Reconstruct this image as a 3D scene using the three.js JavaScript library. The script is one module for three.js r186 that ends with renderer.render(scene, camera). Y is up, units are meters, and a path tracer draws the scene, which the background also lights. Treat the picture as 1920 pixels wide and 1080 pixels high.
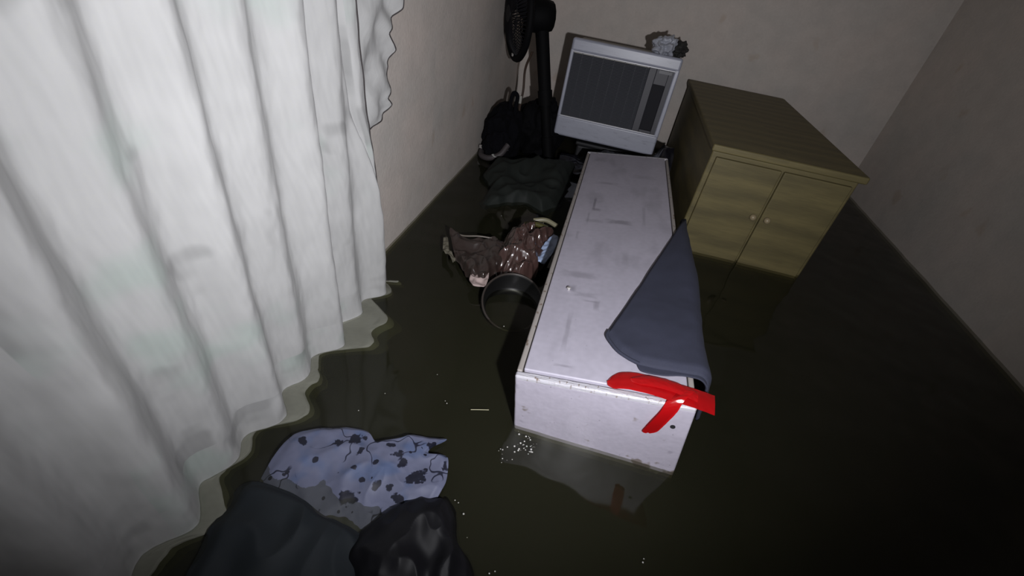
import * as THREE from 'three';
import { RoundedBoxGeometry } from 'three/addons/geometries/RoundedBoxGeometry.js';
import { mergeGeometries, mergeVertices } from 'three/addons/utils/BufferGeometryUtils.js';
import { ImprovedNoise } from 'three/addons/math/ImprovedNoise.js';

// ---------------------------------------------------------------- camera, light, exposure
// Metres; the surface of the floodwater is y = 0, the far wall lies towards -z.
const scene = new THREE.Scene();
scene.background = new THREE.Color(0x000000);
const camera = new THREE.PerspectiveCamera(64.87, 16 / 9, 0.02, 30);
camera.position.set(0, 1.0, 0);
camera.rotation.order = 'YXZ';
camera.rotation.set(THREE.MathUtils.degToRad(-36.5), THREE.MathUtils.degToRad(7.5), THREE.MathUtils.degToRad(10.5));
scene.add(camera);

const renderer = new THREE.WebGLRenderer({ antialias: true });
renderer.toneMapping = THREE.LinearToneMapping;
renderer.toneMappingExposure = 1.0;
renderer.shadowMap.enabled = true;
renderer.shadowMap.type = THREE.PCFSoftShadowMap;

// the hand-held torch of whoever films: the only light in the dark room
const torch = new THREE.SpotLight(0xfafaff, 8.6, 0, THREE.MathUtils.degToRad(66), 1, 2);
torch.position.set(0.26, 0.92, 0.03);
torch.target.position.set(-0.5, 0.55, -2.2);
torch.castShadow = true;
torch.shadow.mapSize.set(2048, 2048);
torch.shadow.camera.near = 0.05;
torch.shadow.camera.far = 8;
torch.shadow.radius = 1;
scene.add(torch, torch.target);

// ---------------------------------------------------------------- helpers
const noise3 = new ImprovedNoise();
const N = (x, y = 0, z = 0) => noise3.noise(x + 31.7, y + 17.3, z + 5.1);
const fbm = (x, y, z = 0) => N(x, y, z) * 0.55 + N(x * 2.1, y * 2.1, z + 3) * 0.28 + N(x * 4.3, y * 4.3, z + 7) * 0.17;
const ridge = (x, y, z) => 1 - Math.abs(N(x, y, z)) * 2;
const clamp = (x, a = 0, b = 1) => Math.min(b, Math.max(a, x));
const smooth = (a, b, x) => { const t = clamp((x - a) / (b - a)); return t * t * (3 - 2 * t); };
const lerp = (a, b, t) => a + (b - a) * t;
let seed = 7;
const rnd = () => { seed = (seed * 1664525 + 1013904223) >>> 0; return seed / 4294967296; };

function texture(w, h, fn, srgb = true, rx = 1, ry = 1) {
  const d = new Uint8Array(w * h * 4);
  for (let j = 0; j < h; j++) for (let i = 0; i < w; i++) {
    const c = fn((i + 0.5) / w, (j + 0.5) / h), k = (j * w + i) * 4;
    for (let q = 0; q < 3; q++) d[k + q] = clamp(c[q] ?? c) * 255;
    d[k + 3] = 255;
  }
  const t = new THREE.DataTexture(d, w, h);
  t.magFilter = THREE.LinearFilter; t.minFilter = THREE.LinearMipmapLinearFilter; t.generateMipmaps = true;
  t.wrapS = t.wrapT = THREE.RepeatWrapping; t.repeat.set(rx, ry);
  if (srgb) t.colorSpace = THREE.SRGBColorSpace;
  t.needsUpdate = true;
  return t;
}
const std = (o) => new THREE.MeshStandardMaterial({ side: THREE.DoubleSide, ...o });
const phys = (o) => new THREE.MeshPhysicalMaterial({ side: THREE.DoubleSide, ...o });
const lin = (r, g, b) => new THREE.Color().setRGB(r, g, b);

const taken = {};
function numbered(name) { const n = (taken[name] = (taken[name] ?? -1) + 1); return n ? `${name}_${String(n).padStart(3, '0')}` : name; }
function mesh(name, geometry, material, parent) {
  const g = Array.isArray(geometry) ? mergeGeometries(geometry.map((x) => (x.index ? x.toNonIndexed() : x))) : geometry;
  const m = new THREE.Mesh(g, material);
  m.name = parent ? name : numbered(name);
  m.castShadow = m.receiveShadow = true;
  (parent ?? scene).add(m);
  return m;
}
function tag(o, label, category, group, kind) {
  o.userData = { label, category };
  if (group) o.userData.group = group;
  if (kind) o.userData.kind = kind;
  return o;
}
function thing(name, label, category, p = [0, 0, 0]) {
  const o = new THREE.Group();
  o.name = numbered(name); o.position.set(...p); scene.add(o);
  return tag(o, label, category);
}
function structure(name, geometry, material, label, category) { const m = mesh(name, geometry, material); m.userData = { kind: 'structure', label, category }; return m; }
function box(x0, x1, y0, y1, z0, z1, r = 0, seg = 2) {
  const a = [Math.abs(x1 - x0), Math.abs(y1 - y0), Math.abs(z1 - z0)];
  const g = r ? new RoundedBoxGeometry(...a, seg, Math.min(r, ...a.map((v) => v / 2.01))) : new THREE.BoxGeometry(...a);
  return g.translate((x0 + x1) / 2, (y0 + y1) / 2, (z0 + z1) / 2);
}
const v3 = (p) => new THREE.Vector3(...p);
const tube = (pts, r, n = 40, k = 8, closed = false) => new THREE.TubeGeometry(new THREE.CatmullRomCurve3(pts.map(v3), closed), n, r, k, closed);
function rod(a, b, r0, r1 = r0, k = 20) {
  const A = v3(a), B = v3(b), g = new THREE.CylinderGeometry(r1, r0, A.distanceTo(B), k, 1);
  g.applyQuaternion(new THREE.Quaternion().setFromUnitVectors(new THREE.Vector3(0, 1, 0), B.clone().sub(A).normalize()));
  return g.translate(...A.add(B).multiplyScalar(0.5).toArray());
}
// a surface over (u, v) in [0,1]^2; fn returns [x, y, z]; uv is given by uvFn or (u, v)
function sheet(nu, nv, fn, uvFn) {
  const p = [], uv = [], ix = [];
  for (let j = 0; j <= nv; j++) for (let i = 0; i <= nu; i++) { p.push(...fn(i / nu, j / nv)); uv.push(...(uvFn ? uvFn(i / nu, j / nv) : [i / nu, j / nv])); }
  for (let j = 0; j < nv; j++) for (let i = 0; i < nu; i++) { const a = j * (nu + 1) + i, b = a + 1, c = a + nu + 1, d = c + 1; ix.push(a, b, c, b, d, c); }
  const g = new THREE.BufferGeometry();
  g.setAttribute('position', new THREE.Float32BufferAttribute(p, 3));
  g.setAttribute('uv', new THREE.Float32BufferAttribute(uv, 2));
  g.setIndex(ix); g.computeVertexNormals();
  return g;
}
// smooth closed outline through points [x, z], sampled n times
function outline(pts, n) {
  const c = new THREE.CatmullRomCurve3(pts.map(([x, z]) => new THREE.Vector3(x, 0, z)), true, 'catmullrom', 0.35);
  return Array.from({ length: n }, (_, i) => { const p = c.getPoint(i / n); return [p.x, p.z]; });
}
// a cloth of real thickness lying inside an outline (x, depth); h(x, d, r) gives its upper height, r = 0 at the middle and 1 at the rim
function cloth(pts, h, { rings = 26, n = 140, thick = 0.004, place, sharp = false } = {}) {
  let o;
  if (sharp) {
    const per = Math.ceil(n / pts.length); o = [];
    pts.forEach((a, i) => { const b = pts[(i + 1) % pts.length]; for (let k = 0; k < per; k++) o.push([lerp(a[0], b[0], k / per), lerp(a[1], b[1], k / per)]); });
  } else o = outline(pts, n);
  const m = o.length, cx = o.reduce((s, q) => s + q[0], 0) / m, cz = o.reduce((s, q) => s + q[1], 0) / m;
  const put = place ?? ((x, y, d) => [x, y, -d]);
  const p = [], uv = [], ix = [];
  const layer = (dy) => { for (let r = 0; r <= rings; r++) for (let i = 0; i < m; i++) {
    const t = r / rings, x = cx + (o[i][0] - cx) * t, d = cz + (o[i][1] - cz) * t;
    p.push(...put(x, h(x, d, t) + dy * (t > 0.999 ? 0.5 : 1), d)); uv.push(x, d);
  } };
  layer(0); layer(-thick);
  const half = (rings + 1) * m;
  for (let r = 0; r < rings; r++) for (let i = 0; i < m; i++) {
    const a = r * m + i, b = r * m + (i + 1) % m, c = a + m, d = b + m;
    ix.push(a, b, c, b, d, c, a + half, c + half, b + half, b + half, c + half, d + half);
  }
  for (let i = 0; i < m; i++) { const a = rings * m + i, b = rings * m + (i + 1) % m; ix.push(a, b, a + half, b, b + half, a + half); }
  const g = new THREE.BufferGeometry();
  g.setAttribute('position', new THREE.Float32BufferAttribute(p, 3));
  g.setAttribute('uv', new THREE.Float32BufferAttribute(uv, 2));
  g.setIndex(ix); g.computeVertexNormals();
  return g;
}
// a soft crumpled lump, creased by ridged noise
function lump([rx, ry, rz], { detail = 24, amp = 0.16, freq = 2.2, crease = 0.1, cfreq = 3.4, s = 0, shape } = {}) {
  let g = new THREE.IcosahedronGeometry(1, detail);
  g.deleteAttribute('normal'); g.deleteAttribute('uv'); g = mergeVertices(g, 1e-5);
  const P = g.attributes.position, uv = [];
  for (let i = 0; i < P.count; i++) {
    let x = P.getX(i), y = P.getY(i), z = P.getZ(i);
    const k = 1 + amp * N(x * freq + s, y * freq, z * freq) * 2 + crease * (ridge(x * cfreq + s, y * cfreq + 2, z * cfreq) - 0.5) + crease * 0.5 * (ridge(x * cfreq * 2.3, y * cfreq * 2.3 + s, z * cfreq * 2.3) - 0.5);
    uv.push(Math.atan2(z, x) * 0.5, y);
    let q = [x * k, y * k, z * k];
    if (shape) q = shape(q);
    P.setXYZ(i, q[0] * rx, q[1] * ry, q[2] * rz);
  }
  g.setAttribute('uv', new THREE.Float32BufferAttribute(uv, 2));
  g.computeVertexNormals();
  return g;
}

// ---------------------------------------------------------------- the room
const XL = -0.695, XR = 1.72, ZB = -3.45, ZF = 1.3, YF = -0.32, YC = 2.1, T = 0.12;
const paint = texture(768, 768, (u, v) => {
  const a = fbm(u * 5, v * 5, 1), b = fbm(u * 22, v * 22, 4), c = N(u * 160, v * 160, 2);
  const w = clamp(0.5 + a * 0.9), k = 1 + a * 0.05 + b * 0.05 + c * 0.02;
  const stain = smooth(0.3, 0.44, fbm(u * 9 + 3, v * 7, 9)) * 0.05;
  return [(0.735 + 0.02 * w - stain * 0.6) * k, (0.715 - 0.004 * w - stain * 0.9) * k, (0.69 - 0.012 * w - stain * 1.2) * k];
}, true, 0.55, 0.55);
const paintBump = texture(512, 512, (u, v) => 0.5 + 0.3 * fbm(u * 30, v * 30, 2) + 0.2 * N(u * 110, v * 110, 6), false, 0.9, 0.9);
const wallMat = std({ map: paint, bumpMap: paintBump, bumpScale: 0.0015, roughness: 0.75 });
function wallUV(g, ax, ay) { const P = g.attributes.position, a = []; for (let i = 0; i < P.count; i++) { const p = [P.getX(i), P.getY(i), P.getZ(i)]; a.push(p[ax], p[ay]); } g.setAttribute('uv', new THREE.Float32BufferAttribute(a, 2)); return g; }
structure('wall_left', wallUV(box(XL - T, XL, YF, YC, ZB, ZF), 2, 1), wallMat, 'beige painted wall beside the curtain', 'wall');
structure('wall_back', wallUV(box(XL - T, XR + T, YF, YC, ZB - T, ZB), 0, 1), wallMat, 'beige painted wall behind the air conditioner', 'wall');
structure('wall_right', wallUV(box(XR, XR + T, YF, YC, ZB, ZF), 2, 1), wallMat, 'beige painted wall across from the curtain', 'wall');
structure('wall_front', wallUV(box(XL - T, XR + T, YF, YC, ZF, ZF + T), 0, 1), wallMat, 'beige painted wall behind the camera', 'wall');
structure('ceiling', box(XL - T, XR + T, YC, YC + T, ZB - T, ZF + T), std({ color: lin(0.45, 0.43, 0.4), roughness: 0.9 }), 'plain pale ceiling', 'ceiling');
structure('floor', box(XL - T, XR + T, YF - T, YF, ZB - T, ZF + T), std({ color: lin(0.05, 0.045, 0.03), roughness: 0.9 }), 'floor under the floodwater', 'floor');

// ---------------------------------------------------------------- the floodwater: a rippled surface over silt held in suspension
{
  const nx = 300, nz = 560;
  const ripple = (x, z) => 0.0022 * N(x * 6, z * 6, 1) + 0.0008 * N(x * 14, z * 14, 2)
    + 0.0011 * Math.sin(Math.hypot(x + 0.05, z + 0.72) * 80) * Math.exp(-Math.hypot(x + 0.02, z + 0.70) * 16);
  const at = (dy) => (u, v) => { const x = lerp(XL, XR, u), z = lerp(ZB, ZF, v); return [x, ripple(x, z) + dy, z]; };
  const uvm = (u, v) => [lerp(XL, XR, u), lerp(ZB, ZF, v)];
  const water = mesh('floodwater', sheet(nx, nz, at(0), uvm), phys({ color: lin(0.7, 0.7, 0.64), roughness: 0.06, ior: 1.33, transmission: 1, thickness: 0 }));
  tag(water, 'murky brown floodwater covering the floor of the whole room', 'floodwater', null, 'stuff');
  const silt = lin(0.012, 0.013, 0.007);
  const thinSilt = phys({ color: lin(0.44, 0.44, 0.32), roughness: 0.05, transmission: 0.945, thickness: 0, specularIntensity: 0 });
  for (const dy of [-0.012, -0.026]) mesh('silt_haze', sheet(60, 90, at(dy), uvm), thinSilt, water).userData.kind = 'stuff';
  mesh('silt', sheet(60, 90, at(-0.045), uvm), std({ color: silt, roughness: 1 }), water).userData.kind = 'stuff';
}

// ---------------------------------------------------------------- the white cabinet lying in the water
const CAB = { w: 0.422, h: 0.48, l: 1.72, a: THREE.MathUtils.degToRad(8), o: new THREE.Vector3(-0.054, 0.18, -0.757) };
const cabM = new THREE.Matrix4().makeRotationZ(CAB.a).setPosition(CAB.o);   // local: s right, y up, -z into the room; origin at the top front left corner
const onCab = (s, y, t) => new THREE.Vector3(s, y, -t).applyMatrix4(cabM).toArray();
{
  const smudges = [ // s, t, half width, half length, strength: dark rubbed marks seen on the door
    [0.207, 0.893, 0.042, 0.016, 0.3], [0.098, 1.04, 0.005, 0.06, 0.34], [0.112, 0.985, 0.016, 0.012, 0.25], [0.11, 0.88, 0.03, 0.012, 0.14], [0.085, 0.90, 0.004, 0.05, 0.16],
    [0.1, 0.48, 0.05, 0.016, 0.2], [0.085, 0.40, 0.012, 0.016, 0.24], [0.168, 0.33, 0.008, 0.022, 0.22], [0.15, 0.345, 0.02, 0.004, 0.18], [0.1, 0.2, 0.006, 0.07, 0.16], [0.13, 0.375, 0.03, 0.01, 0.15],
    [0.06, 0.75, 0.004, 0.03, 0.14], [0.13, 1.28, 0.04, 0.012, 0.16], [0.08, 1.6, 0.03, 0.03, 0.12], [0.3, 0.97, 0.006, 0.09, 0.13], [0.24, 0.62, 0.01, 0.03, 0.1], [0.11, 0.06, 0.02, 0.004, 0.2], [0.3, 1.4, 0.05, 0.02, 0.1],
  ];
  const doorTex = texture(384, 1536, (u, v) => {
    const s = u * CAB.w, t = v * CAB.l;
    let k = 1 + 0.05 * fbm(s * 9, t * 5, 3) + 0.03 * N(s * 60, t * 60, 1);
    for (const [a, b, w, l, e] of smudges) {
      const wob = 0.5 * fbm(s * 40, t * 40, a * 40);
      const f = Math.max(Math.abs(s - a) / w, Math.abs(t - b) / l) + wob;
      k *= 1 - e * 0.62 * (1 - smooth(0.35, 1.5, f));
    }
    k *= 1 - 0.07 * smooth(0.1, 0.4, fbm(s * 8 + 4, t * 3.5, 7));
    if (N(s * 170, t * 170, 5) > 0.68) k *= 0.9;
    return [0.675 * k, 0.66 * k, 0.71 * k];
  });
  const endTex = texture(512, 512, (u, v) => {
    const s = u * CAB.w, y = v * CAB.h - CAB.h; // y = 0 at the top edge
    let k = 1 + 0.04 * fbm(s * 14, y * 14, 2) + 0.02 * N(s * 90, y * 90, 3);
    const dirt = smooth(0.38, 0.62, fbm(s * 26, y * 26, 5) + 0.5 * smooth(0.22, 0.34, s) * smooth(-0.19, -0.235, y) + 0.42 * smooth(0.008, 0.0, s));
    const rub = smooth(0.3, 0.5, fbm(s * 18 + 9, y * 24, 8)) * 0.07;
    let c = [0.68 * k, 0.66 * k, 0.71 * k].map((x) => x - rub);
    c = [lerp(c[0], 0.42, dirt * 0.75), lerp(c[1], 0.38, dirt * 0.75), lerp(c[2], 0.34, dirt * 0.75)];
    if (N(s * 120, y * 120, 9) > 0.68) c = c.map((x) => x * 0.85);
    return c;
  });
  const bump = texture(256, 256, (u, v) => 0.5 + 0.4 * fbm(u * 14, v * 14, 2), false, 1, 1);
  const wornTex = texture(512, 64, (u, v) => { const c = smooth(0.2, 0.42, fbm(u * 40, v * 3, 2)); return [lerp(0.74, 0.5, c), lerp(0.73, 0.45, c), lerp(0.76, 0.42, c)]; });
  const doorMat = phys({ map: doorTex, roughness: 0.5, clearcoat: 0.25, clearcoatRoughness: 0.3, bumpMap: bump, bumpScale: 0.0015 });
  const endMat = phys({ map: endTex, roughness: 0.42, clearcoat: 0.35, clearcoatRoughness: 0.25, bumpMap: bump, bumpScale: 0.002 });
  const railMat = phys({ map: wornTex, roughness: 0.3, clearcoat: 0.9, clearcoatRoughness: 0.14, bumpMap: bump, bumpScale: 0.004 });
  const stileMat = std({ map: wornTex, color: lin(0.62, 0.58, 0.5), roughness: 0.5 });
  const gapMat = std({ color: lin(0.08, 0.065, 0.05), roughness: 0.9 });
  const cab = thing('cabinet', 'long white painted cabinet lying on its back in the floodwater, stained door upward', 'cabinet');
  cab.applyMatrix4(cabM);
  const { w, h, l } = CAB;
  const planar = (g, f) => { const P = g.attributes.position, a = []; for (let i = 0; i < P.count; i++) a.push(...f(P.getX(i), P.getY(i), P.getZ(i))); g.setAttribute('uv', new THREE.Float32BufferAttribute(a, 2)); return g; };
  mesh('carcass', box(0.004, w - 0.004, -h, -0.012, -l + 0.004, -0.008, 0.006), gapMat, cab);
  mesh('end_panel', planar(box(0, w, -h, -0.006, -0.016, 0, 0.006, 3), (x, y) => [x / w, (y + h) / h]), endMat, cab);
  mesh('end_panel', planar(box(0, w, -h, -0.006, -l, -l + 0.016, 0.006), (x, y) => [x / w, (y + h) / h]), endMat, cab);
  mesh('side_panel', planar(box(0, 0.012, -h, -0.005, -l + 0.012, -0.012, 0.005), (x, y, z) => [-z, y]), stileMat, cab);
  mesh('side_panel', planar(box(w - 0.012, w, -h, -0.005, -l + 0.012, -0.012, 0.005), (x, y, z) => [-z, y]), stileMat, cab);
  // rim around the door
  const wav = (g) => { const P = g.attributes.position; for (let i = 0; i < P.count; i++) { const x = P.getX(i), z = P.getZ(i); P.setY(i, P.getY(i) + 0.0018 * N(x * 30, z * 30, 2)); } g.computeVertexNormals(); return g; };
  const rail = new RoundedBoxGeometry(w, 0.016, 0.02, 4, 0.006); rail.translate(w / 2, -0.006, -0.01);
  mesh('rim', planar(rail, (x, y, z) => [x / w, -z * 20]), railMat, cab);
  mesh('rim', planar(box(0, w, -0.014, 0.002, -l, -l + 0.02, 0.006), (x, y, z) => [x / w, -z * 20]), railMat, cab);
  mesh('rim', planar(box(0, 0.014, -0.014, 0.001, -l + 0.02, -0.021, 0.005), (x, y, z) => [-z, x * 20]), stileMat, cab);
  mesh('rim', planar(box(w - 0.014, w, -0.014, 0.001, -l + 0.02, -0.021, 0.005), (x, y, z) => [-z, x * 20]), stileMat, cab);
  const door = mesh('door', planar(box(0.017, w - 0.017, -0.016, 0.004, -l + 0.024, -0.026, 0.004, 3), (x, y, z) => [x / w, -z / l]), doorMat, cab);
  mesh('knob', new THREE.LatheGeometry([[0, 0.008], [0.005, 0.008], [0.007, 0.005], [0.004, 0.002], [0.004, -0.002]].map(([a, b]) => new THREE.Vector2(a, b)), 18).translate(0.078, 0.006, -0.388), phys({ color: lin(0.75, 0.72, 0.7), roughness: 0.2, metalness: 0.6 }), door);
  const hole = new THREE.CylinderGeometry(0.006, 0.006, 0.01, 16).rotateX(Math.PI / 2).translate(0.383, -0.07, -0.0035);
  mesh('keyhole', hole, std({ color: lin(0.01, 0.01, 0.012), roughness: 0.8 }), cab);
}

// ---------------------------------------------------------------- air conditioner
{
  const W = 0.605, H = 0.525, D = 0.5;
  const ac = thing('air_conditioner', 'pale grey window air conditioner with dark grille, propped at the end of the cabinet', 'air conditioner', [0.012, 0.138, -2.78]);
  ac.rotation.x = THREE.MathUtils.degToRad(-4);
  const shellTex = texture(256, 256, (u, v) => { const k = 1 + 0.05 * fbm(u * 6, v * 6, 2) - 0.1 * smooth(0.2, 0.4, fbm(u * 11, v * 11, 6)); return [0.6 * k, 0.61 * k, 0.66 * k]; });
  const shell = phys({ map: shellTex, roughness: 0.4, clearcoat: 0.3, clearcoatRoughness: 0.3 });
  const tin = std({ color: lin(0.3, 0.29, 0.26), roughness: 0.6 });
  const x0 = -W / 2, x1 = W / 2;
  mesh('casing', box(x0 + 0.012, x1 - 0.012, 0.012, H - 0.015, -D, -0.03, 0.01), tin, ac);
  // front fascia: a frame of four rounded rails
  mesh('lower_fascia', box(x0, x1, 0, 0.115, -0.05, 0, 0.012, 4), shell, ac);
  mesh('upper_fascia', box(x0, x1, 0.458, H, -0.05, 0, 0.014, 4), shell, ac);
  mesh('fascia_side', box(x0, x0 + 0.02, 0.105, 0.47, -0.05, 0, 0.008, 3), shell, ac);
  mesh('fascia_side', box(x1 - 0.026, x1, 0.105, 0.47, -0.05, 0, 0.008, 3), shell, ac);
  mesh('fascia_lip', box(x0 + 0.015, x1 - 0.02, 0.112, 0.118, -0.03, 0.001, 0.002), phys({ color: lin(0.62, 0.62, 0.66), roughness: 0.25, clearcoat: 0.6 }), ac);
  mesh('fascia_lip', box(x0 + 0.015, x1 - 0.02, 0.455, 0.461, -0.03, 0.001, 0.002), phys({ color: lin(0.62, 0.62, 0.66), roughness: 0.25, clearcoat: 0.6 }), ac);
  mesh('filter', box(x0 + 0.015, x1 - 0.02, 0.11, 0.465, -0.04, -0.032), std({ color: lin(0.02, 0.021, 0.024), roughness: 0.9 }), ac);
  const slats = [];
  for (let y = 0.122; y < 0.452; y += 0.0075) { const g = new THREE.BoxGeometry(0.425, 0.0022, 0.014); g.rotateX(0.5); slats.push(g.translate(x0 + 0.02 + 0.2125, y, -0.016)); }
  for (let x = 0.05; x < 0.43; x += 0.06) slats.push(new THREE.BoxGeometry(0.003, 0.335, 0.01).translate(x0 + 0.02 + x, 0.287, -0.02));
  mesh('grille', slats, std({ color: lin(0.075, 0.078, 0.09), roughness: 0.6 }), ac).userData.kind = 'stuff';
  const panel = mesh('control_panel', [box(x0 + 0.445, x0 + 0.487, 0.116, 0.457, -0.03, -0.012, 0.004), box(x0 + 0.553, x1 - 0.022, 0.116, 0.457, -0.03, -0.012, 0.004), box(x0 + 0.485, x0 + 0.556, 0.375, 0.457, -0.03, -0.012, 0.004), box(x0 + 0.485, x0 + 0.556, 0.116, 0.132, -0.03, -0.012, 0.004)], std({ color: lin(0.034, 0.033, 0.042), roughness: 0.5 }), ac);
  mesh('control_recess', box(x0 + 0.48, x0 + 0.56, 0.125, 0.38, -0.034, -0.027), std({ color: lin(0.005, 0.005, 0.009), roughness: 0.8 }), panel);
  mesh('label_strip', box(x0 + 0.5, x0 + 0.57, 0.435, 0.45, -0.013, -0.0105), std({ color: lin(0.02, 0.02, 0.03), roughness: 0.4 }), panel);
}

const blackPlastic = phys({ color: lin(0.012, 0.012, 0.014), roughness: 0.3, clearcoat: 0.6, clearcoatRoughness: 0.15 });
const blackCloth = phys({ color: lin(0.003, 0.003, 0.0045), roughness: 0.95, specularIntensity: 0.25 });
// what the air conditioner stands on: a black crate, with wet black sheeting crumpled along its front
{
  const crate = thing('crate', 'black crate in the water holding up the air conditioner', 'crate', [0.1, YF, -3.1]);
  const cm = std({ color: lin(0.012, 0.012, 0.014), roughness: 0.6 });
  mesh('body', box(-0.24, 0.24, 0, 0.4, -0.2, 0.24, 0.015), cm, crate);
  mesh('lid', box(-0.25, 0.25, 0.4, 0.425, -0.21, 0.25, 0.01), cm, crate);
  const g = cloth([[-0.2, 2.62], [-0.1, 2.52], [-0.02, 2.56], [0.1, 2.52], [0.3, 2.56], [0.41, 2.56], [0.41, 2.72], [0.34, 2.77], [0.1, 2.765], [-0.1, 2.765], [-0.21, 2.75]],
    (x, d) => 0.03 + 0.02 * smooth(2.55, 2.75, d) + 0.07 * smooth(-0.1, 0.05, x) * smooth(2.5, 2.57, d) + 0.02 * ridge(x * 7, d * 10, 2) + 0.006 * ridge(x * 24, d * 24, 4) - 0.02 + 0.11 * smooth(0.31, 0.36, x) * smooth(2.56, 2.68, d), { rings: 30, n: 160 });
  tag(mesh('plastic_sheet', g, phys({ color: lin(0.006, 0.006, 0.01), roughness: 0.3, clearcoat: 0.5, clearcoatRoughness: 0.1 })), 'wet black plastic sheeting bunched under the front of the air conditioner', 'plastic sheet');
}
// on top of the air conditioner
{
  const pale = phys({ color: lin(0.42, 0.44, 0.5), roughness: 0.35, transmission: 0.2, thickness: 0 });
  const b = mesh('plastic_bag', lump([0.06, 0.05, 0.07], { amp: 0.22, crease: 0.07, cfreq: 2, s: 4, shape: ([x, y, z]) => [x, Math.max(y, -0.75) + 0.5 * Math.max(0, x) * (y > 0 ? 1 : 0), z] }), pale);
  b.position.set(0.2, 0.69, -2.9); tag(b, 'crumpled whitish plastic bag on top of the air conditioner', 'plastic bag');
  const d = mesh('cloth_bundle', lump([0.05, 0.05, 0.08], { amp: 0.22, crease: 0.08, s: 9, shape: ([x, y, z]) => [x, Math.max(y, -0.8), z] }), std({ color: lin(0.02, 0.02, 0.018), roughness: 0.8 }));
  d.position.set(0.285, 0.688, -2.93);
  d.scale.setScalar(0.85);
  tag(d, 'small dark cloth bundle at the right end of the air conditioner', 'cloth');
}

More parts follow.
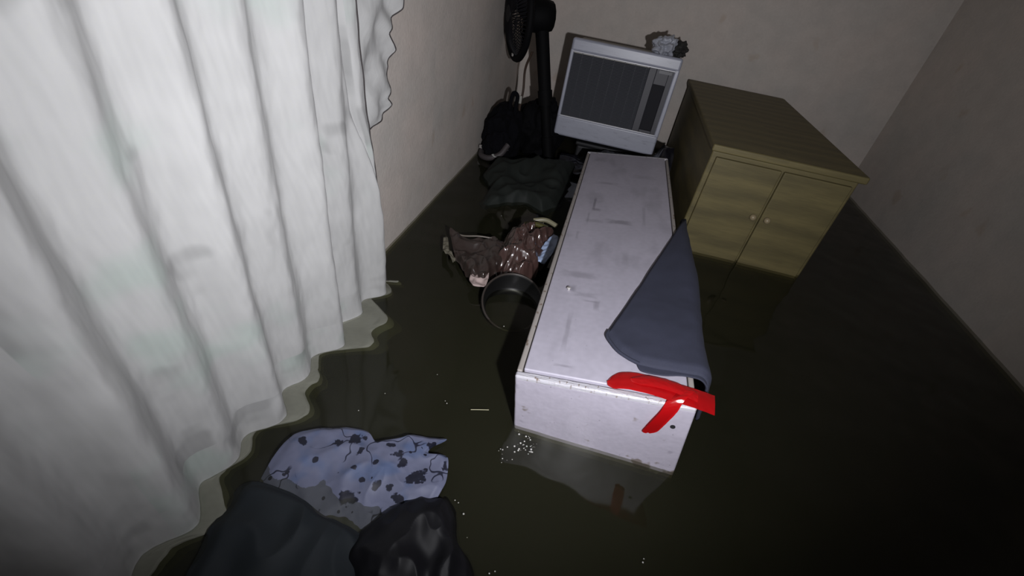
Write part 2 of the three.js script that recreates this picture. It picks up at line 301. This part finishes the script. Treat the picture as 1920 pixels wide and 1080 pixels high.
// ---------------------------------------------------------------- curtain on the left wall
{
  const weave = texture(512, 512, (u, v) => { const k = 1 + 0.05 * fbm(u * 7, v * 7, 3) + 0.03 * N(u * 120, v * 12, 1) - 0.12 * smooth(0.22, 0.42, fbm(u * 6 + 2, v * 5, 8)); const g = 0.03 * smooth(0.1, 0.4, fbm(u * 4, v * 4, 11)); return [(0.68 - g) * k, 0.68 * k, (0.675 - g * 0.5) * k]; }, true, 1.2, 1.2);
  const fab = phys({ map: weave, roughness: 0.9, transmission: 0.12, thickness: 0 });
  const dark = std({ color: lin(0.035, 0.03, 0.03), roughness: 0.8 });
  const cur = thing('curtain', 'white curtain with thin dark edging hanging down into the floodwater', 'curtain');
  // leading edge: depth of the edge against height
  const edge = [[1.8, 1.0], [0.86, 1.075], [0.62, 1.1], [0.465, 1.136], [0.28, 1.166], [0.1, 1.186], [0, 1.194], [-0.3, 1.2]];
  const along = (table, y) => { for (let i = 1; i < table.length; i++) if (y >= table[i][0]) { const [a, b] = [table[i - 1], table[i]], t = (y - b[0]) / (a[0] - b[0]); return lerp(b[1], a[1], clamp(t)); } return table.at(-1)[1]; };
  const front = (u, v) => {  // u along the wall, v downwards; the last stretch of v trails out on the water
    const vs = 0.84, y = v < vs ? lerp(1.78, 0.0, v / vs) : 0, q = v < vs ? 0 : (v - vs) / (1 - vs);
    const e = along(edge, y), d = lerp(-0.6, e, u), k = (e - d);
    const gather = lerp(0.75, 1, smooth(1.7, 0.9, y));
    let fold = 0.02 * Math.sin(d * 46 + 0.8 * Math.sin(y * 2.1)) + 0.012 * Math.sin(d * 23 + 1 + y * 0.9) + 0.012 * fbm(d * 6, y * 3.2, 4);
    fold *= smooth(0, 0.05, k) * gather;
    fold += -0.022 * Math.exp(-(((k - 0.052 + 0.03 * (1 - y)) / 0.007) ** 2)) + 0.006 * fbm(d * 26, y * 9, 6);
    let x = -0.605 + fold, yy = y, dd = d;
    if (q > 0) { const reach = 0.035 + 0.03 * Math.sin(d * 19 + 2.1) + 0.05 * fbm(d * 9, 1, 2) + 0.09 * Math.exp(-(((d - 0.93) / 0.11) ** 2)) + 0.05 * Math.exp(-(((d - 1.185) / 0.02) ** 2)) - 0.05 * Math.exp(-(((d - 1.1) / 0.05) ** 2)); x += Math.max(0.01, reach) * q; yy = -0.003 - 0.009 * q - 0.03 * smooth(0.6, 1, q) - 0.003 * Math.sin(q * 7 + d * 30) * q; dd = d + 0.04 * q; }
    return [x, yy, -dd];
  };
  mesh('panel', sheet(420, 190, front, (u, v) => [u * 1.7, v * 2.1]), fab, cur);
  const edgePts = []; for (let i = 0; i <= 60; i++) { const p = front(1, (i / 60) * 0.86); edgePts.push([p[0] + 0.001, p[1], p[2]]); }
  mesh('edging', tube(edgePts, 0.0022, 200, 6), dark, cur);
  // the ruffle behind it, drawn in towards its lower end
  const rEdge = [[1.8, 1.5], [1.1, 1.43], [0.833, 1.391], [0.814, 1.386], [0.761, 1.308], [0.717, 1.344], [0.69, 1.322], [0.665, 1.328], [0.644, 1.303], [0.618, 1.326], [0.593, 1.297], [0.565, 1.32], [0.535, 1.265]];
  const ruff = (u, v) => {
    const y = lerp(1.78, 0.535, v), e = along(rEdge, y), d0 = 0.98, d = lerp(d0, e, u);
    const fold = (0.007 * Math.sin((d + y * 0.55) * 62) + 0.005 * Math.sin((d * 1.3 + y) * 34)) * smooth(0.1, 1, u) + 0.012 * Math.sin((d - y * 0.7) * 40) * smooth(0, 0.4, u) * smooth(1, 0.6, u) + 0.006 * fbm(d * 16, y * 16, 3);
    return [-0.678 + 0.034 * u + fold, y - 0.04 * (1 - u) * smooth(0.7, 1, v), -d];
  };
  mesh('ruffle', sheet(90, 240, ruff, (u, v) => [u * 0.5, v * 1.3]), fab, cur);
  const rp = []; for (let i = 0; i <= 110; i++) rp.push(ruff(1, i / 110)); for (let i = 1; i < 8; i++) rp.push(ruff(1 - i / 12, 1));
  mesh('edging', tube(rp, 0.002, 320, 6), dark, cur);
  const rm = std({ color: lin(0.3, 0.3, 0.3), roughness: 0.35, metalness: 0.8 });
  const pole = mesh('rod', rod([-0.625, 1.79, 0.62], [-0.625, 1.79, -1.56], 0.011), rm, cur);
  for (const z of [0.55, -1.5]) mesh('bracket', rod([-0.7, 1.79, z], [-0.62, 1.79, z], 0.008), rm, pole);
  for (const z of [0.63, -1.57]) mesh('finial', new THREE.SphereGeometry(0.018, 16, 12).translate(-0.625, 1.79, z), rm, pole);
}

// ---------------------------------------------------------------- standing fan leaning in the corner
{
  const fan = thing('standing_fan', 'black standing fan leaning in the corner above the dark bags', 'fan');
  const bm = phys({ color: lin(0.003, 0.003, 0.0035), roughness: 0.7, specularIntensity: 0.2 }), wire = phys({ color: lin(0.006, 0.006, 0.008), roughness: 0.5, specularIntensity: 0.5 });
  const c = new THREE.Vector3(-0.592, 0.722, -2.74), n = new THREE.Vector3(-0.87, -0.05, 0.48).normalize();
  const q = new THREE.Quaternion().setFromUnitVectors(new THREE.Vector3(0, 0, 1), n);
  const put = (g) => g.applyQuaternion(q).translate(c.x, c.y, c.z);
  mesh('guard_rim', put(new THREE.TorusGeometry(0.212, 0.018, 10, 64)), bm, fan);
  for (const s of [1, -1]) {
    const wires = [];
    for (let i = 0; i < 60; i++) { const a = (i / 60) * Math.PI * 2, pts = []; for (let k = 0; k <= 6; k++) { const r = lerp(0.03, 0.2, k / 6); pts.push([Math.cos(a + k * 0.04) * r, Math.sin(a + k * 0.04) * r, s * (0.055 * (1 - (k / 6) ** 3))]); } wires.push(tube(pts, 0.003, 8, 4)); }
    wires.push(new THREE.TorusGeometry(0.12, 0.003, 6, 48).translate(0, 0, s * 0.045));
    mesh('guard', wires.map(put), wire, fan);
    mesh('guard_badge', put(new THREE.CylinderGeometry(0.04, 0.04, 0.008, 32).rotateX(Math.PI / 2).translate(0, 0, s * 0.056)), wire, fan);
  }
  for (let b = 0; b < 3; b++) {
    const g = sheet(14, 14, (u, v) => { const r = lerp(0.03, 0.17, v), a = b * 2.094 + (u - 0.5) * 1.5 + v * 0.4; return [Math.cos(a) * r, Math.sin(a) * r, (u - 0.5) * 0.05]; });
    mesh('blade', put(g), std({ color: lin(0.02, 0.02, 0.024), roughness: 0.4 }), fan);
  }
  const m0 = c.clone().addScaledVector(n, -0.055), m1 = c.clone().addScaledVector(n, -0.165);
  const housing = new THREE.LatheGeometry([[0, 0], [0.055, 0], [0.08, 0.015], [0.085, 0.08], [0.072, 0.13], [0, 0.135]].map(([a, b]) => new THREE.Vector2(a, b)), 12);
  housing.applyQuaternion(new THREE.Quaternion().setFromUnitVectors(new THREE.Vector3(0, 1, 0), n.clone().negate())).translate(m0.x, m0.y, m0.z);
  mesh('motor_housing', housing, bm, fan);
  const top = [-0.462, 0.66, -2.79], foot = [-0.2, YF + 0.035, -2.66], P = (t) => top.map((v, i) => lerp(v, foot[i], t));
  mesh('neck', rod([m0.x * 0.35 + m1.x * 0.65, m0.y - 0.03, m0.z * 0.35 + m1.z * 0.65], top, 0.03, 0.026), bm, fan);
  mesh('pole', [rod(P(-0.03), P(0.36), 0.038, 0.036), rod(P(0.34), P(1), 0.031)], bm, fan);
  mesh('collar', rod(P(0.3), P(0.38), 0.042), bm, fan);
  mesh('height_knob', rod(P(0.35), [P(0.35)[0] + 0.055, P(0.35)[1] + 0.012, P(0.35)[2] + 0.02], 0.014, 0.017), bm, fan);
  mesh('collar', rod(P(0.56), P(0.63), 0.038, 0.034), bm, fan);
  mesh('base', new THREE.LatheGeometry([[0, 0.045], [0.05, 0.045], [0.12, 0.02], [0.135, 0], [0, 0]].map(([a, b]) => new THREE.Vector2(a, b)), 40).translate(foot[0], YF, foot[2]), bm, fan);
  const cord = mesh('cord', tube([[-0.5, 0.55, -2.8], [-0.53, 0.45, -2.83], [-0.525, 0.33, -2.84], [-0.53, 0.22, -2.84], [-0.52, 0.12, -2.86]], 0.007, 40, 8), std({ color: lin(0.05, 0.03, 0.02), roughness: 0.6 }), fan);
  mesh('plug', box(-0.54, -0.522, 0.255, 0.3, -2.835, -2.82, 0.004), std({ color: lin(0.35, 0.34, 0.31), roughness: 0.5 }), cord);
  mesh('rating_plate', put(box(-0.012, 0.012, -0.215, -0.19, 0.012, 0.016, 0.001)), std({ color: lin(0.5, 0.48, 0.45), roughness: 0.4 }), fan);
}

// ---------------------------------------------------------------- dark bags in the corner
{
  const bp = thing('backpack', 'black backpack slumped against the beige wall below the fan', 'backpack', [-0.575, 0, -2.68]);
  const g = lump([0.115, 0.2, 0.15], { amp: 0.14, crease: 0.06, s: 2, shape: ([x, y, z]) => [x, y > 0.45 ? lerp(0.45, y, 0.8) : y, z] });
  mesh('body', g.translate(0, 0.09, 0), blackCloth, bp);
  mesh('front_pocket', lump([0.085, 0.1, 0.07], { amp: 0.12, crease: 0.06, s: 5 }).translate(0.0, 0.06, 0.12), blackCloth, bp);
  mesh('handle', tube([[0.015, 0.24, -0.01], [0.018, 0.3, 0.0], [0.03, 0.345, 0.0], [0.05, 0.335, 0.0], [0.052, 0.28, 0.0], [0.05, 0.22, 0]], 0.012, 40, 8), blackCloth, bp);
  mesh('strap', tube([[-0.09, 0.02, 0.13], [-0.07, 0.015, 0.19], [-0.02, 0.02, 0.215], [0.04, 0.05, 0.2], [0.07, 0.1, 0.16]], 0.017, 40, 8), std({ color: lin(0.045, 0.038, 0.04), roughness: 0.6 }), bp);
  mesh('buckle', box(-0.105, -0.085, 0.035, 0.055, 0.125, 0.14, 0.003), phys({ color: lin(0.5, 0.48, 0.46), roughness: 0.2, metalness: 0.6 }), bp);
  const b2 = mesh('garbage_bag', lump([0.16, 0.21, 0.17], { amp: 0.14, crease: 0.07, s: 13 }), phys({ color: lin(0.0025, 0.0025, 0.0035), roughness: 0.85, specularIntensity: 0.25 }));
  b2.position.set(-0.4, 0.085, -2.88); tag(b2, 'round black garbage bag between the backpack and the fan pole', 'garbage bag');
}
// dark green soaked cloth afloat between the bags and the wrappers
{
  const o = [[-0.6, 2.26], [-0.55, 2.47], [-0.40, 2.55], [-0.2, 2.62], [-0.085, 2.68], [-0.085, 2.5], [-0.095, 2.31], [-0.115, 2.12], [-0.175, 1.99], [-0.283, 2.05], [-0.384, 1.966], [-0.457, 1.893], [-0.505, 1.99], [-0.5, 2.14]];
  const h = (x, d, r) => 0.035 + 0.055 * smooth(2.05, 2.5, d) * smooth(1, 0.5, r) + 0.03 * ridge(x * 5 + 1, d * 3.2, 1) + 0.016 * ridge(x * 12, d * 9, 5) - 0.055 * smooth(0.75, 1, r) - 0.02;
  tag(mesh('tarp', cloth(o, h, { rings: 40, n: 200, thick: 0.006 }), phys({ color: lin(0.011, 0.014, 0.012), roughness: 0.7, specularIntensity: 0.6 })), 'dark green soaked tarp floating in front of the backpack', 'tarp');
  const s = mesh('plastic_scrap', cloth([[-0.575, 2.44], [-0.55, 2.45], [-0.5, 2.52], [-0.515, 2.53], [-0.56, 2.49]], (x, d) => 0.055 + 0.015 * Math.sin(x * 60), { rings: 6, n: 40, thick: 0.002 }), phys({ color: lin(0.6, 0.6, 0.58), roughness: 0.3 }));
  tag(s, 'small white plastic scrap at the left edge of the green tarp', 'scrap');
}
// wrappers and rubbish in the middle
{
  const brown = phys({ color: lin(0.03, 0.02, 0.017), roughness: 0.28, clearcoat: 0.7, clearcoatRoughness: 0.15 });
  const bag = thing('wrapper', 'brown plastic wrapper spread like a wing with a pale pink tip', 'wrapper');
  const o1 = [[-0.495, 1.535], [-0.42, 1.515], [-0.324, 1.558], [-0.262, 1.53], [-0.245, 1.423], [-0.262, 1.338], [-0.275, 1.285], [-0.33, 1.3], [-0.385, 1.36], [-0.441, 1.433]];
  const h1 = (x, d, r) => 0.028 + 0.024 * ridge((x + d) * 7, (d - x) * 5, 1) + 0.016 * ridge(x * 20, d * 16, 4) + 0.025 * smooth(-0.33, -0.26, x) * smooth(1, 0.4, r) - 0.03 * smooth(0.85, 1, r) * smooth(1.45, 1.4, d);
  mesh('wing', cloth(o1, h1, { rings: 36, n: 160, thick: 0.003 }), brown, bag);
  mesh('tip', cloth([[-0.325, 1.275], [-0.3, 1.24], [-0.262, 1.25], [-0.262, 1.30], [-0.275, 1.345], [-0.305, 1.335], [-0.325, 1.305]], (x, d) => 0.036 + 0.01 * ridge(x * 30, d * 30, 2), { rings: 12, n: 60, thick: 0.006 }), phys({ color: lin(0.42, 0.33, 0.31), roughness: 0.4, clearcoat: 0.4 }), bag);
  mesh('edge_strip', cloth([[-0.507, 1.5], [-0.49, 1.505], [-0.468, 1.44], [-0.445, 1.415], [-0.412, 1.372], [-0.415, 1.35], [-0.44, 1.385], [-0.475, 1.41]], (x, d) => 0.03 + 0.012 * ridge(x * 40, d * 40, 3), { rings: 10, n: 80, thick: 0.003 }), phys({ color: lin(0.13, 0.12, 0.09), roughness: 0.35 }), bag);
  mesh('back_rib', tube([[-0.497, 0.055, -1.54], [-0.44, 0.052, -1.525], [-0.37, 0.06, -1.54], [-0.3, 0.055, -1.56]], 0.0035, 40, 6), phys({ color: lin(0.14, 0.12, 0.1), roughness: 0.4 }), bag);

  const red = phys({ color: lin(0.055, 0.03, 0.026), roughness: 0.24, clearcoat: 1, clearcoatRoughness: 0.08 });
  const w2 = thing('wrapper', 'shiny reddish-brown crumpled wrapper beside the light blue packet', 'wrapper');
  const o2 = [[-0.3, 1.52], [-0.285, 1.62], [-0.235, 1.70], [-0.17, 1.76], [-0.085, 1.76], [-0.07, 1.66], [-0.085, 1.55], [-0.11, 1.42], [-0.165, 1.34], [-0.226, 1.35], [-0.27, 1.42]];
  const h2 = (x, d, r) => 0.02 + 0.05 * smooth(1, 0.35, r) + 0.045 * ridge(x * 11, d * 8, 7) + 0.03 * ridge(x * 23, d * 17, 3) + 0.006 * ridge(x * 60, d * 44, 9) - 0.04 * smooth(0.8, 1, r) - 0.015;
  mesh('foil', cloth(o2, h2, { rings: 50, n: 220, thick: 0.003 }), red, w2);
  mesh('yellow_band', tube([[-0.19, 0.085, -1.735], [-0.14, 0.095, -1.745], [-0.085, 0.085, -1.735]], 0.011, 24, 6), phys({ color: lin(0.2, 0.185, 0.12), roughness: 0.35 }), w2);
  mesh('olive_band', tube([[-0.215, 0.092, -1.665], [-0.17, 0.105, -1.67], [-0.12, 0.1, -1.665]], 0.012, 24, 6), phys({ color: lin(0.06, 0.055, 0.015), roughness: 0.3 }), w2);
  const blue = mesh('packet', cloth([[-0.125, 1.47], [-0.085, 1.47], [-0.066, 1.55], [-0.066, 1.64], [-0.09, 1.65], [-0.112, 1.58]], (x, d) => 0.062 + 0.1 * (d - 1.47) + 0.01 * ridge(x * 30, d * 22, 3), { rings: 14, n: 70, thick: 0.012 }), phys({ color: lin(0.32, 0.4, 0.58), roughness: 0.4, clearcoat: 0.3 }));
  tag(blue, 'small light blue packet squeezed against the side of the cabinet', 'packet');

  const tub = thing('basin', 'black basin tilted and half sunk below the brown wrappers', 'basin', [-0.155, -0.008, -1.245]);
  const prof = [[0, -0.03], [0.07, -0.029], [0.09, -0.02], [0.106, 0.03], [0.114, 0.034], [0.117, 0.03], [0.112, 0.0], [0.1, -0.06], [0.085, -0.068], [0, -0.068]].map(([a, b]) => new THREE.Vector2(a, b));
  mesh('bowl', new THREE.LatheGeometry(prof, 56), phys({ color: lin(0.005, 0.005, 0.005), roughness: 0.4 }), tub);
  mesh('rim', new THREE.TorusGeometry(0.112, 0.0038, 8, 64).rotateX(Math.PI / 2).translate(0, 0.033, 0), phys({ color: lin(0.035, 0.028, 0.024), roughness: 0.4, clearcoat: 0.2 }), tub);
  tub.rotation.set(0.33, 0, -0.13);
  tub.scale.set(0.95, 1, 1.05);
}

// ---------------------------------------------------------------- navy cloth and red ribbon on the cabinet
{
  const navyTex = texture(256, 256, (u, v) => { const k = 1 + 0.05 * fbm(u * 8, v * 8, 1) + 0.05 * N(u * 90, v * 90, 2); return [0.178 * k, 0.188 * k, 0.25 * k]; }, true, 3, 3);
  const navy = std({ map: navyTex, roughness: 0.85 });
  const W = CAB.w, R = 0.02;
  const place = (lift) => (s, y, t) => {  // lies on the door, then bends down over the right side
    const e = W + 0.004, hgt = y + lift;
    if (s <= e) return onCab(s, hgt, t);
    const a = Math.min((s - e) / (R + hgt), Math.PI / 2 - 0.1), rest = Math.max(0, s - e - a * (R + hgt));
    return onCab(e + Math.sin(a) * (R + hgt) + Math.cos(a) * rest, -R + Math.cos(a) * (R + hgt) - Math.sin(a) * rest, t);
  };
  const nc = thing('garment', 'dark navy garment spread over the right side of the cabinet', 'garment');
  const o = [[0.203, 0.193], [0.222, 0.158], [0.241, 0.133], [0.266, 0.115], [0.291, 0.102], [0.34, 0.098], [0.4, 0.1], [0.5, 0.1], [0.62, 0.12], [0.64, 0.5], [0.62, 1.0], [0.5, 1.08], [0.445, 0.95], [0.414, 0.85], [0.291, 0.459], [0.24, 0.305]];
  const h = (x, d, r) => 0.016 + 0.006 * fbm(x * 7, d * 6, 3) + 0.005 * Math.sin(x * 18 + d * 9) * smooth(1, 0.6, r) - 0.01 * smooth(0.93, 1, r);
  mesh('body', cloth(o, h, { rings: 40, n: 240, thick: 0.012, sharp: true, place: place(0.008) }), navy, nc);
  const hemPts = [[0.21, 0.21], [0.206, 0.19], [0.222, 0.158], [0.241, 0.133], [0.266, 0.115], [0.291, 0.103]].map(([s, t]) => onCab(s, 0.014, t));
  mesh('hem', tube(hemPts, 0.0045, 40, 8), navy, nc);
  const o2 = [[0.292, 0.13], [0.295, 0.083], [0.346, 0.081], [0.40, 0.092], [0.47, 0.085], [0.55, 0.1], [0.55, 0.16], [0.42, 0.16]];
  mesh('underlayer', cloth(o2, (x, d, r) => 0.006 + 0.002 * fbm(x * 20, d * 20, 1), { rings: 10, n: 90, thick: 0.005, place: place(0.005) }), navy, nc);

  const redMat = phys({ color: lin(0.6, 0.006, 0.009), roughness: 0.25, clearcoat: 0.5, clearcoatRoughness: 0.12, transmission: 0.5, thickness: 0 });
  const rb = thing('ribbon', 'shiny red plastic ribbon crossing itself over the front edge of the cabinet', 'ribbon');
  // a strip along a centre line (s, y, t) with half widths, swept with its width direction given
  const strip = (pts, wid, dir, n = 60) => {
    const c = new THREE.CatmullRomCurve3(pts.map(v3));
    return sheet(n, 10, (u, v) => { const p = c.getPoint(u), w = wid(u), k = v * 2 - 1; return onCab(p.x + dir[0] * w * k, p.y + dir[1] * w * k + 0.003 * (1 - k * k) + 0.0012 * N(u * 16, v * 4, 3), p.z + dir[2] * w * k); });
  };
  mesh('long_tail', strip([[0.218, 0.0065, 0.03], [0.26, 0.014, 0.038], [0.31, 0.016, 0.036], [0.36, 0.014, 0.03], [0.41, 0.012, 0.024], [0.46, 0.004, 0.02]], (u) => 0.029 * Math.sqrt(clamp(u * 9)) * lerp(0.95, 1.05, u), [0.12, 0, 1]), redMat, rb);
  mesh('fold', strip([[0.27, 0.0185, 0.04], [0.32, 0.022, 0.042], [0.37, 0.022, 0.036], [0.42, 0.02, 0.02]], (u) => 0.016 * Math.sqrt(clamp(u * 6)), [0.15, 0, 1], 40), redMat, rb);
  mesh('short_tail', strip([[0.395, 0.021, 0.03], [0.372, 0.014, 0.002], [0.362, -0.012, -0.01], [0.348, -0.05, -0.012], [0.332, -0.104, -0.006]], (u) => 0.0185 * (u > 0.93 ? Math.sqrt(Math.max(0.05, 1 - ((u - 0.93) / 0.07) ** 2)) : 1), [0.96, 0.28, 0], 60), redMat, rb);
}

// ---------------------------------------------------------------- bottom left: printed cloth and a black bag
{
  const blots = []; for (let i = 0; i < 38; i++) blots.push([-0.52 + rnd() * 0.4, 0.33 + rnd() * 0.33, 0.0025 + 0.009 * rnd() ** 3, rnd() * 3, 0.5 + rnd()]);
  const big = [[-0.372, 0.575, 0.02, 0.6, 0.6], [-0.352, 0.548, 0.012, 1.5, 0.5], [-0.295, 0.583, 0.012, 0.2, 0.5], [-0.265, 0.568, 0.018, 0.5, 0.4], [-0.246, 0.548, 0.013, 1.3, 0.8], [-0.205, 0.617, 0.014, 0.2, 0.6], [-0.33, 0.447, 0.02, 0.4, 0.7], [-0.205, 0.53, 0.024, 0.9, 0.6], [-0.155, 0.575, 0.013, 1.4, 0.5], [-0.345, 0.505, 0.008, 0.1, 0.8], [-0.28, 0.488, 0.013, 1.2, 0.6], [-0.255, 0.49, 0.01, 0.2, 0.7], [-0.41, 0.55, 0.013, 0.5, 0.7], [-0.307, 0.532, 0.008, 1.2, 0.7]];
  const pr = texture(768, 768, (u, v) => {
    const x = -0.55 + u * 0.45, d = 0.3 + v * 0.4; let m = 0;
    for (const [a, b, r, t, asp] of [...blots, ...big]) {
      const dx = x - a, dd = d - b; if (Math.abs(dx) > 0.06 || Math.abs(dd) > 0.06) continue;
      const e = (dx * Math.cos(t) + dd * Math.sin(t)), f = (-dx * Math.sin(t) + dd * Math.cos(t)) / asp;
      m = Math.max(m, 1 - smooth(0.75, 1.05, Math.hypot(e, f) / r + 1.5 * fbm(x * 60, d * 60, a * 20)));
    }
    const line = Math.abs(N(x * 15, d * 15, 3) + 0.35 * N(x * 50, d * 50, 8));
    m = Math.max(m, (1 - smooth(0.018, 0.05, line)) * smooth(0.05, 0.2, N(x * 9 + 4, d * 9, 6)) * 0.9);
    const k = 1 + 0.08 * fbm(x * 25, d * 25, 1), b = 0.07 * smooth(0, 0.35, fbm(x * 12, d * 12, 6));
    return [lerp(0.38 - b, 0.06, m) * k, lerp(0.395 - b * 0.5, 0.07, m) * k, lerp(0.485, 0.14, m) * k];
  });
  const o = [[-0.52, 0.54], [-0.41, 0.597], [-0.363, 0.602], [-0.333, 0.585], [-0.285, 0.614], [-0.257, 0.631], [-0.178, 0.65], [-0.2, 0.62], [-0.205, 0.6], [-0.157, 0.6], [-0.14, 0.543], [-0.15, 0.49], [-0.187, 0.44], [-0.207, 0.40], [-0.271, 0.335], [-0.373, 0.32], [-0.52, 0.36]];
  const h = (x, d, r) => 0.004 + 0.016 * smooth(0.42, 0.56, d) - 0.03 * smooth(0.5, 0.34, d) + 0.007 * ridge(x * 11, d * 13, 2) + 0.002 * ridge(x * 30, d * 30, 6) - 0.003 - 0.008 * smooth(0.9, 1, r);
  const g = cloth(o, h, { rings: 44, n: 260, thick: 0.003 });
  const U = g.attributes.uv; for (let i = 0; i < U.count; i++) U.setXY(i, (U.getX(i) + 0.55) / 0.45, (U.getY(i) - 0.3) / 0.4);
  tag(mesh('printed_cloth', g, std({ map: pr, roughness: 0.6 })), 'pale blue cloth with dark blue print floating nearest the camera', 'cloth');

  const bl = [[-0.245, 0.455], [-0.19, 0.505], [-0.128, 0.522], [-0.09, 0.488], [-0.068, 0.443], [-0.04, 0.42], [-0.01, 0.38], [0.0, 0.31], [-0.102, 0.27], [-0.221, 0.26], [-0.29, 0.33], [-0.28, 0.39]];
  const hb = (x, d, r) => 0.012 + 0.045 * smooth(1, 0.35, r) + 0.02 * ridge(x * 9 + d * 6, d * 5 - x * 4, 3) + 0.01 * ridge(x * 22, d * 14, 8) - 0.035 * smooth(0.75, 1, r) - 0.015;
  tag(mesh('plastic_bag', cloth(bl, hb, { rings: 44, n: 220, thick: 0.003 }), phys({ color: lin(0.0045, 0.0045, 0.006), roughness: 0.55, specularIntensity: 0.4 })), 'wet black plastic bag floating beside the printed cloth', 'plastic bag');
  const nv = cloth([[-0.56, 0.40], [-0.45, 0.42], [-0.35, 0.40], [-0.26, 0.385], [-0.22, 0.33], [-0.2, 0.24], [-0.3, 0.16], [-0.5, 0.18]], (x, d, r) => 0.008 + 0.016 * ridge(x * 11, d * 9, 12) + 0.012 * smooth(1, 0.4, r) - 0.02 * smooth(0.8, 1, r), { rings: 36, n: 180 });
  tag(mesh('soaked_cloth', nv, std({ color: lin(0.006, 0.01, 0.014), roughness: 0.75 })), 'dark blue soaked cloth below the printed cloth', 'cloth');
}

// ---------------------------------------------------------------- small floating matter
{
  const foamMat = phys({ color: lin(0.5, 0.49, 0.46), roughness: 0.12, clearcoat: 1, clearcoatRoughness: 0.05 });
  const bubbles = [];
  const drop = (x, d, r) => bubbles.push(new THREE.SphereGeometry(r * 0.75, 8, 6).scale(1, 0.6, 1).translate(x, 0.001, -d));
  for (let i = 0; i < 34; i++) drop(-0.012 + rnd() * 0.055, 0.682 + rnd() * 0.06, 0.0008 + rnd() ** 2 * 0.003);
  for (let i = 0; i < 9; i++) drop(-0.05 + rnd() * 0.05, 0.64 + rnd() * 0.05, 0.0008 + rnd() ** 2 * 0.0025);
  for (const [x, d] of [[-0.151, 1.122], [-0.278, 0.846], [-0.217, 0.76], [-0.383, 0.733], [-0.42, 0.66], [-0.031, 0.639], [-0.107, 0.515], [-0.098, 0.512], [-0.079, 0.492], [-0.056, 0.447], [0.32, 0.52], [0.318, 0.512], [0.008, 0.395], [0.018, 0.402], [-0.21, 0.332], [-0.356, 1.861], [-0.224, 0.766]]) drop(x, d, 0.0014 + rnd() * 0.0016);
  tag(mesh('foam', bubbles, foamMat), 'tiny white foam bubbles scattered on the floodwater', 'foam', null, 'stuff');
  tag(mesh('straw', tube([[-0.15, 0.002, -0.762], [-0.13, 0.0035, -0.768], [-0.104, 0.002, -0.778]], 0.0011, 16, 6), std({ color: lin(0.4, 0.38, 0.25), roughness: 0.5 })), 'thin pale straw floating left of the cabinet corner', 'straw');
}

// ---------------------------------------------------------------- brown wooden chest along the right of the cabinet
{
  const wood = texture(512, 512, (u, v) => { const g = fbm(u * 3, v * 30, 2) + 0.4 * Math.sin((v * 26 + 2 * fbm(u * 2, v * 3, 5)) * 2); const k = 1 + 0.16 * g + 0.06 * N(u * 20, v * 200, 1); return [0.385 * k, 0.35 * k, 0.225 * k]; }, true, 1.1, 1.1);
  const wm = std({ map: wood, roughness: 0.6 });
  const ch = thing('wooden_chest', 'brown wooden chest standing right of the white cabinet', 'chest', [0.745, YF, -2.5]);
  const uvb = (g) => { const P = g.attributes.position, n = g.attributes.normal, a = []; for (let i = 0; i < P.count; i++) { const x = P.getX(i), y = P.getY(i), z = P.getZ(i); Math.abs(n.getY(i)) > 0.7 ? a.push(x, z) : Math.abs(n.getX(i)) > 0.7 ? a.push(z, y) : a.push(x, y); } g.setAttribute('uv', new THREE.Float32BufferAttribute(a, 2)); return g; };
  mesh('carcass', uvb(box(-0.29, 0.29, 0, 0.78, -0.85, 0.5, 0.008)), wm, ch);
  mesh('top', uvb(box(-0.3, 0.31, 0.78, 0.81, -0.87, 0.52, 0.008)), wm, ch);
  for (let i = 0; i < 2; i++) { const d = mesh('door', uvb(box(-0.27 + i * 0.275, -0.005 + i * 0.275, 0.08, 0.76, 0.5, 0.517, 0.005)), wm, ch); mesh('knob', new THREE.SphereGeometry(0.014, 16, 12).translate(i ? 0.03 : -0.03, 0.55, 0.528), std({ color: lin(0.25, 0.2, 0.12), roughness: 0.4 }), d); }
}

renderer.render(scene, camera);
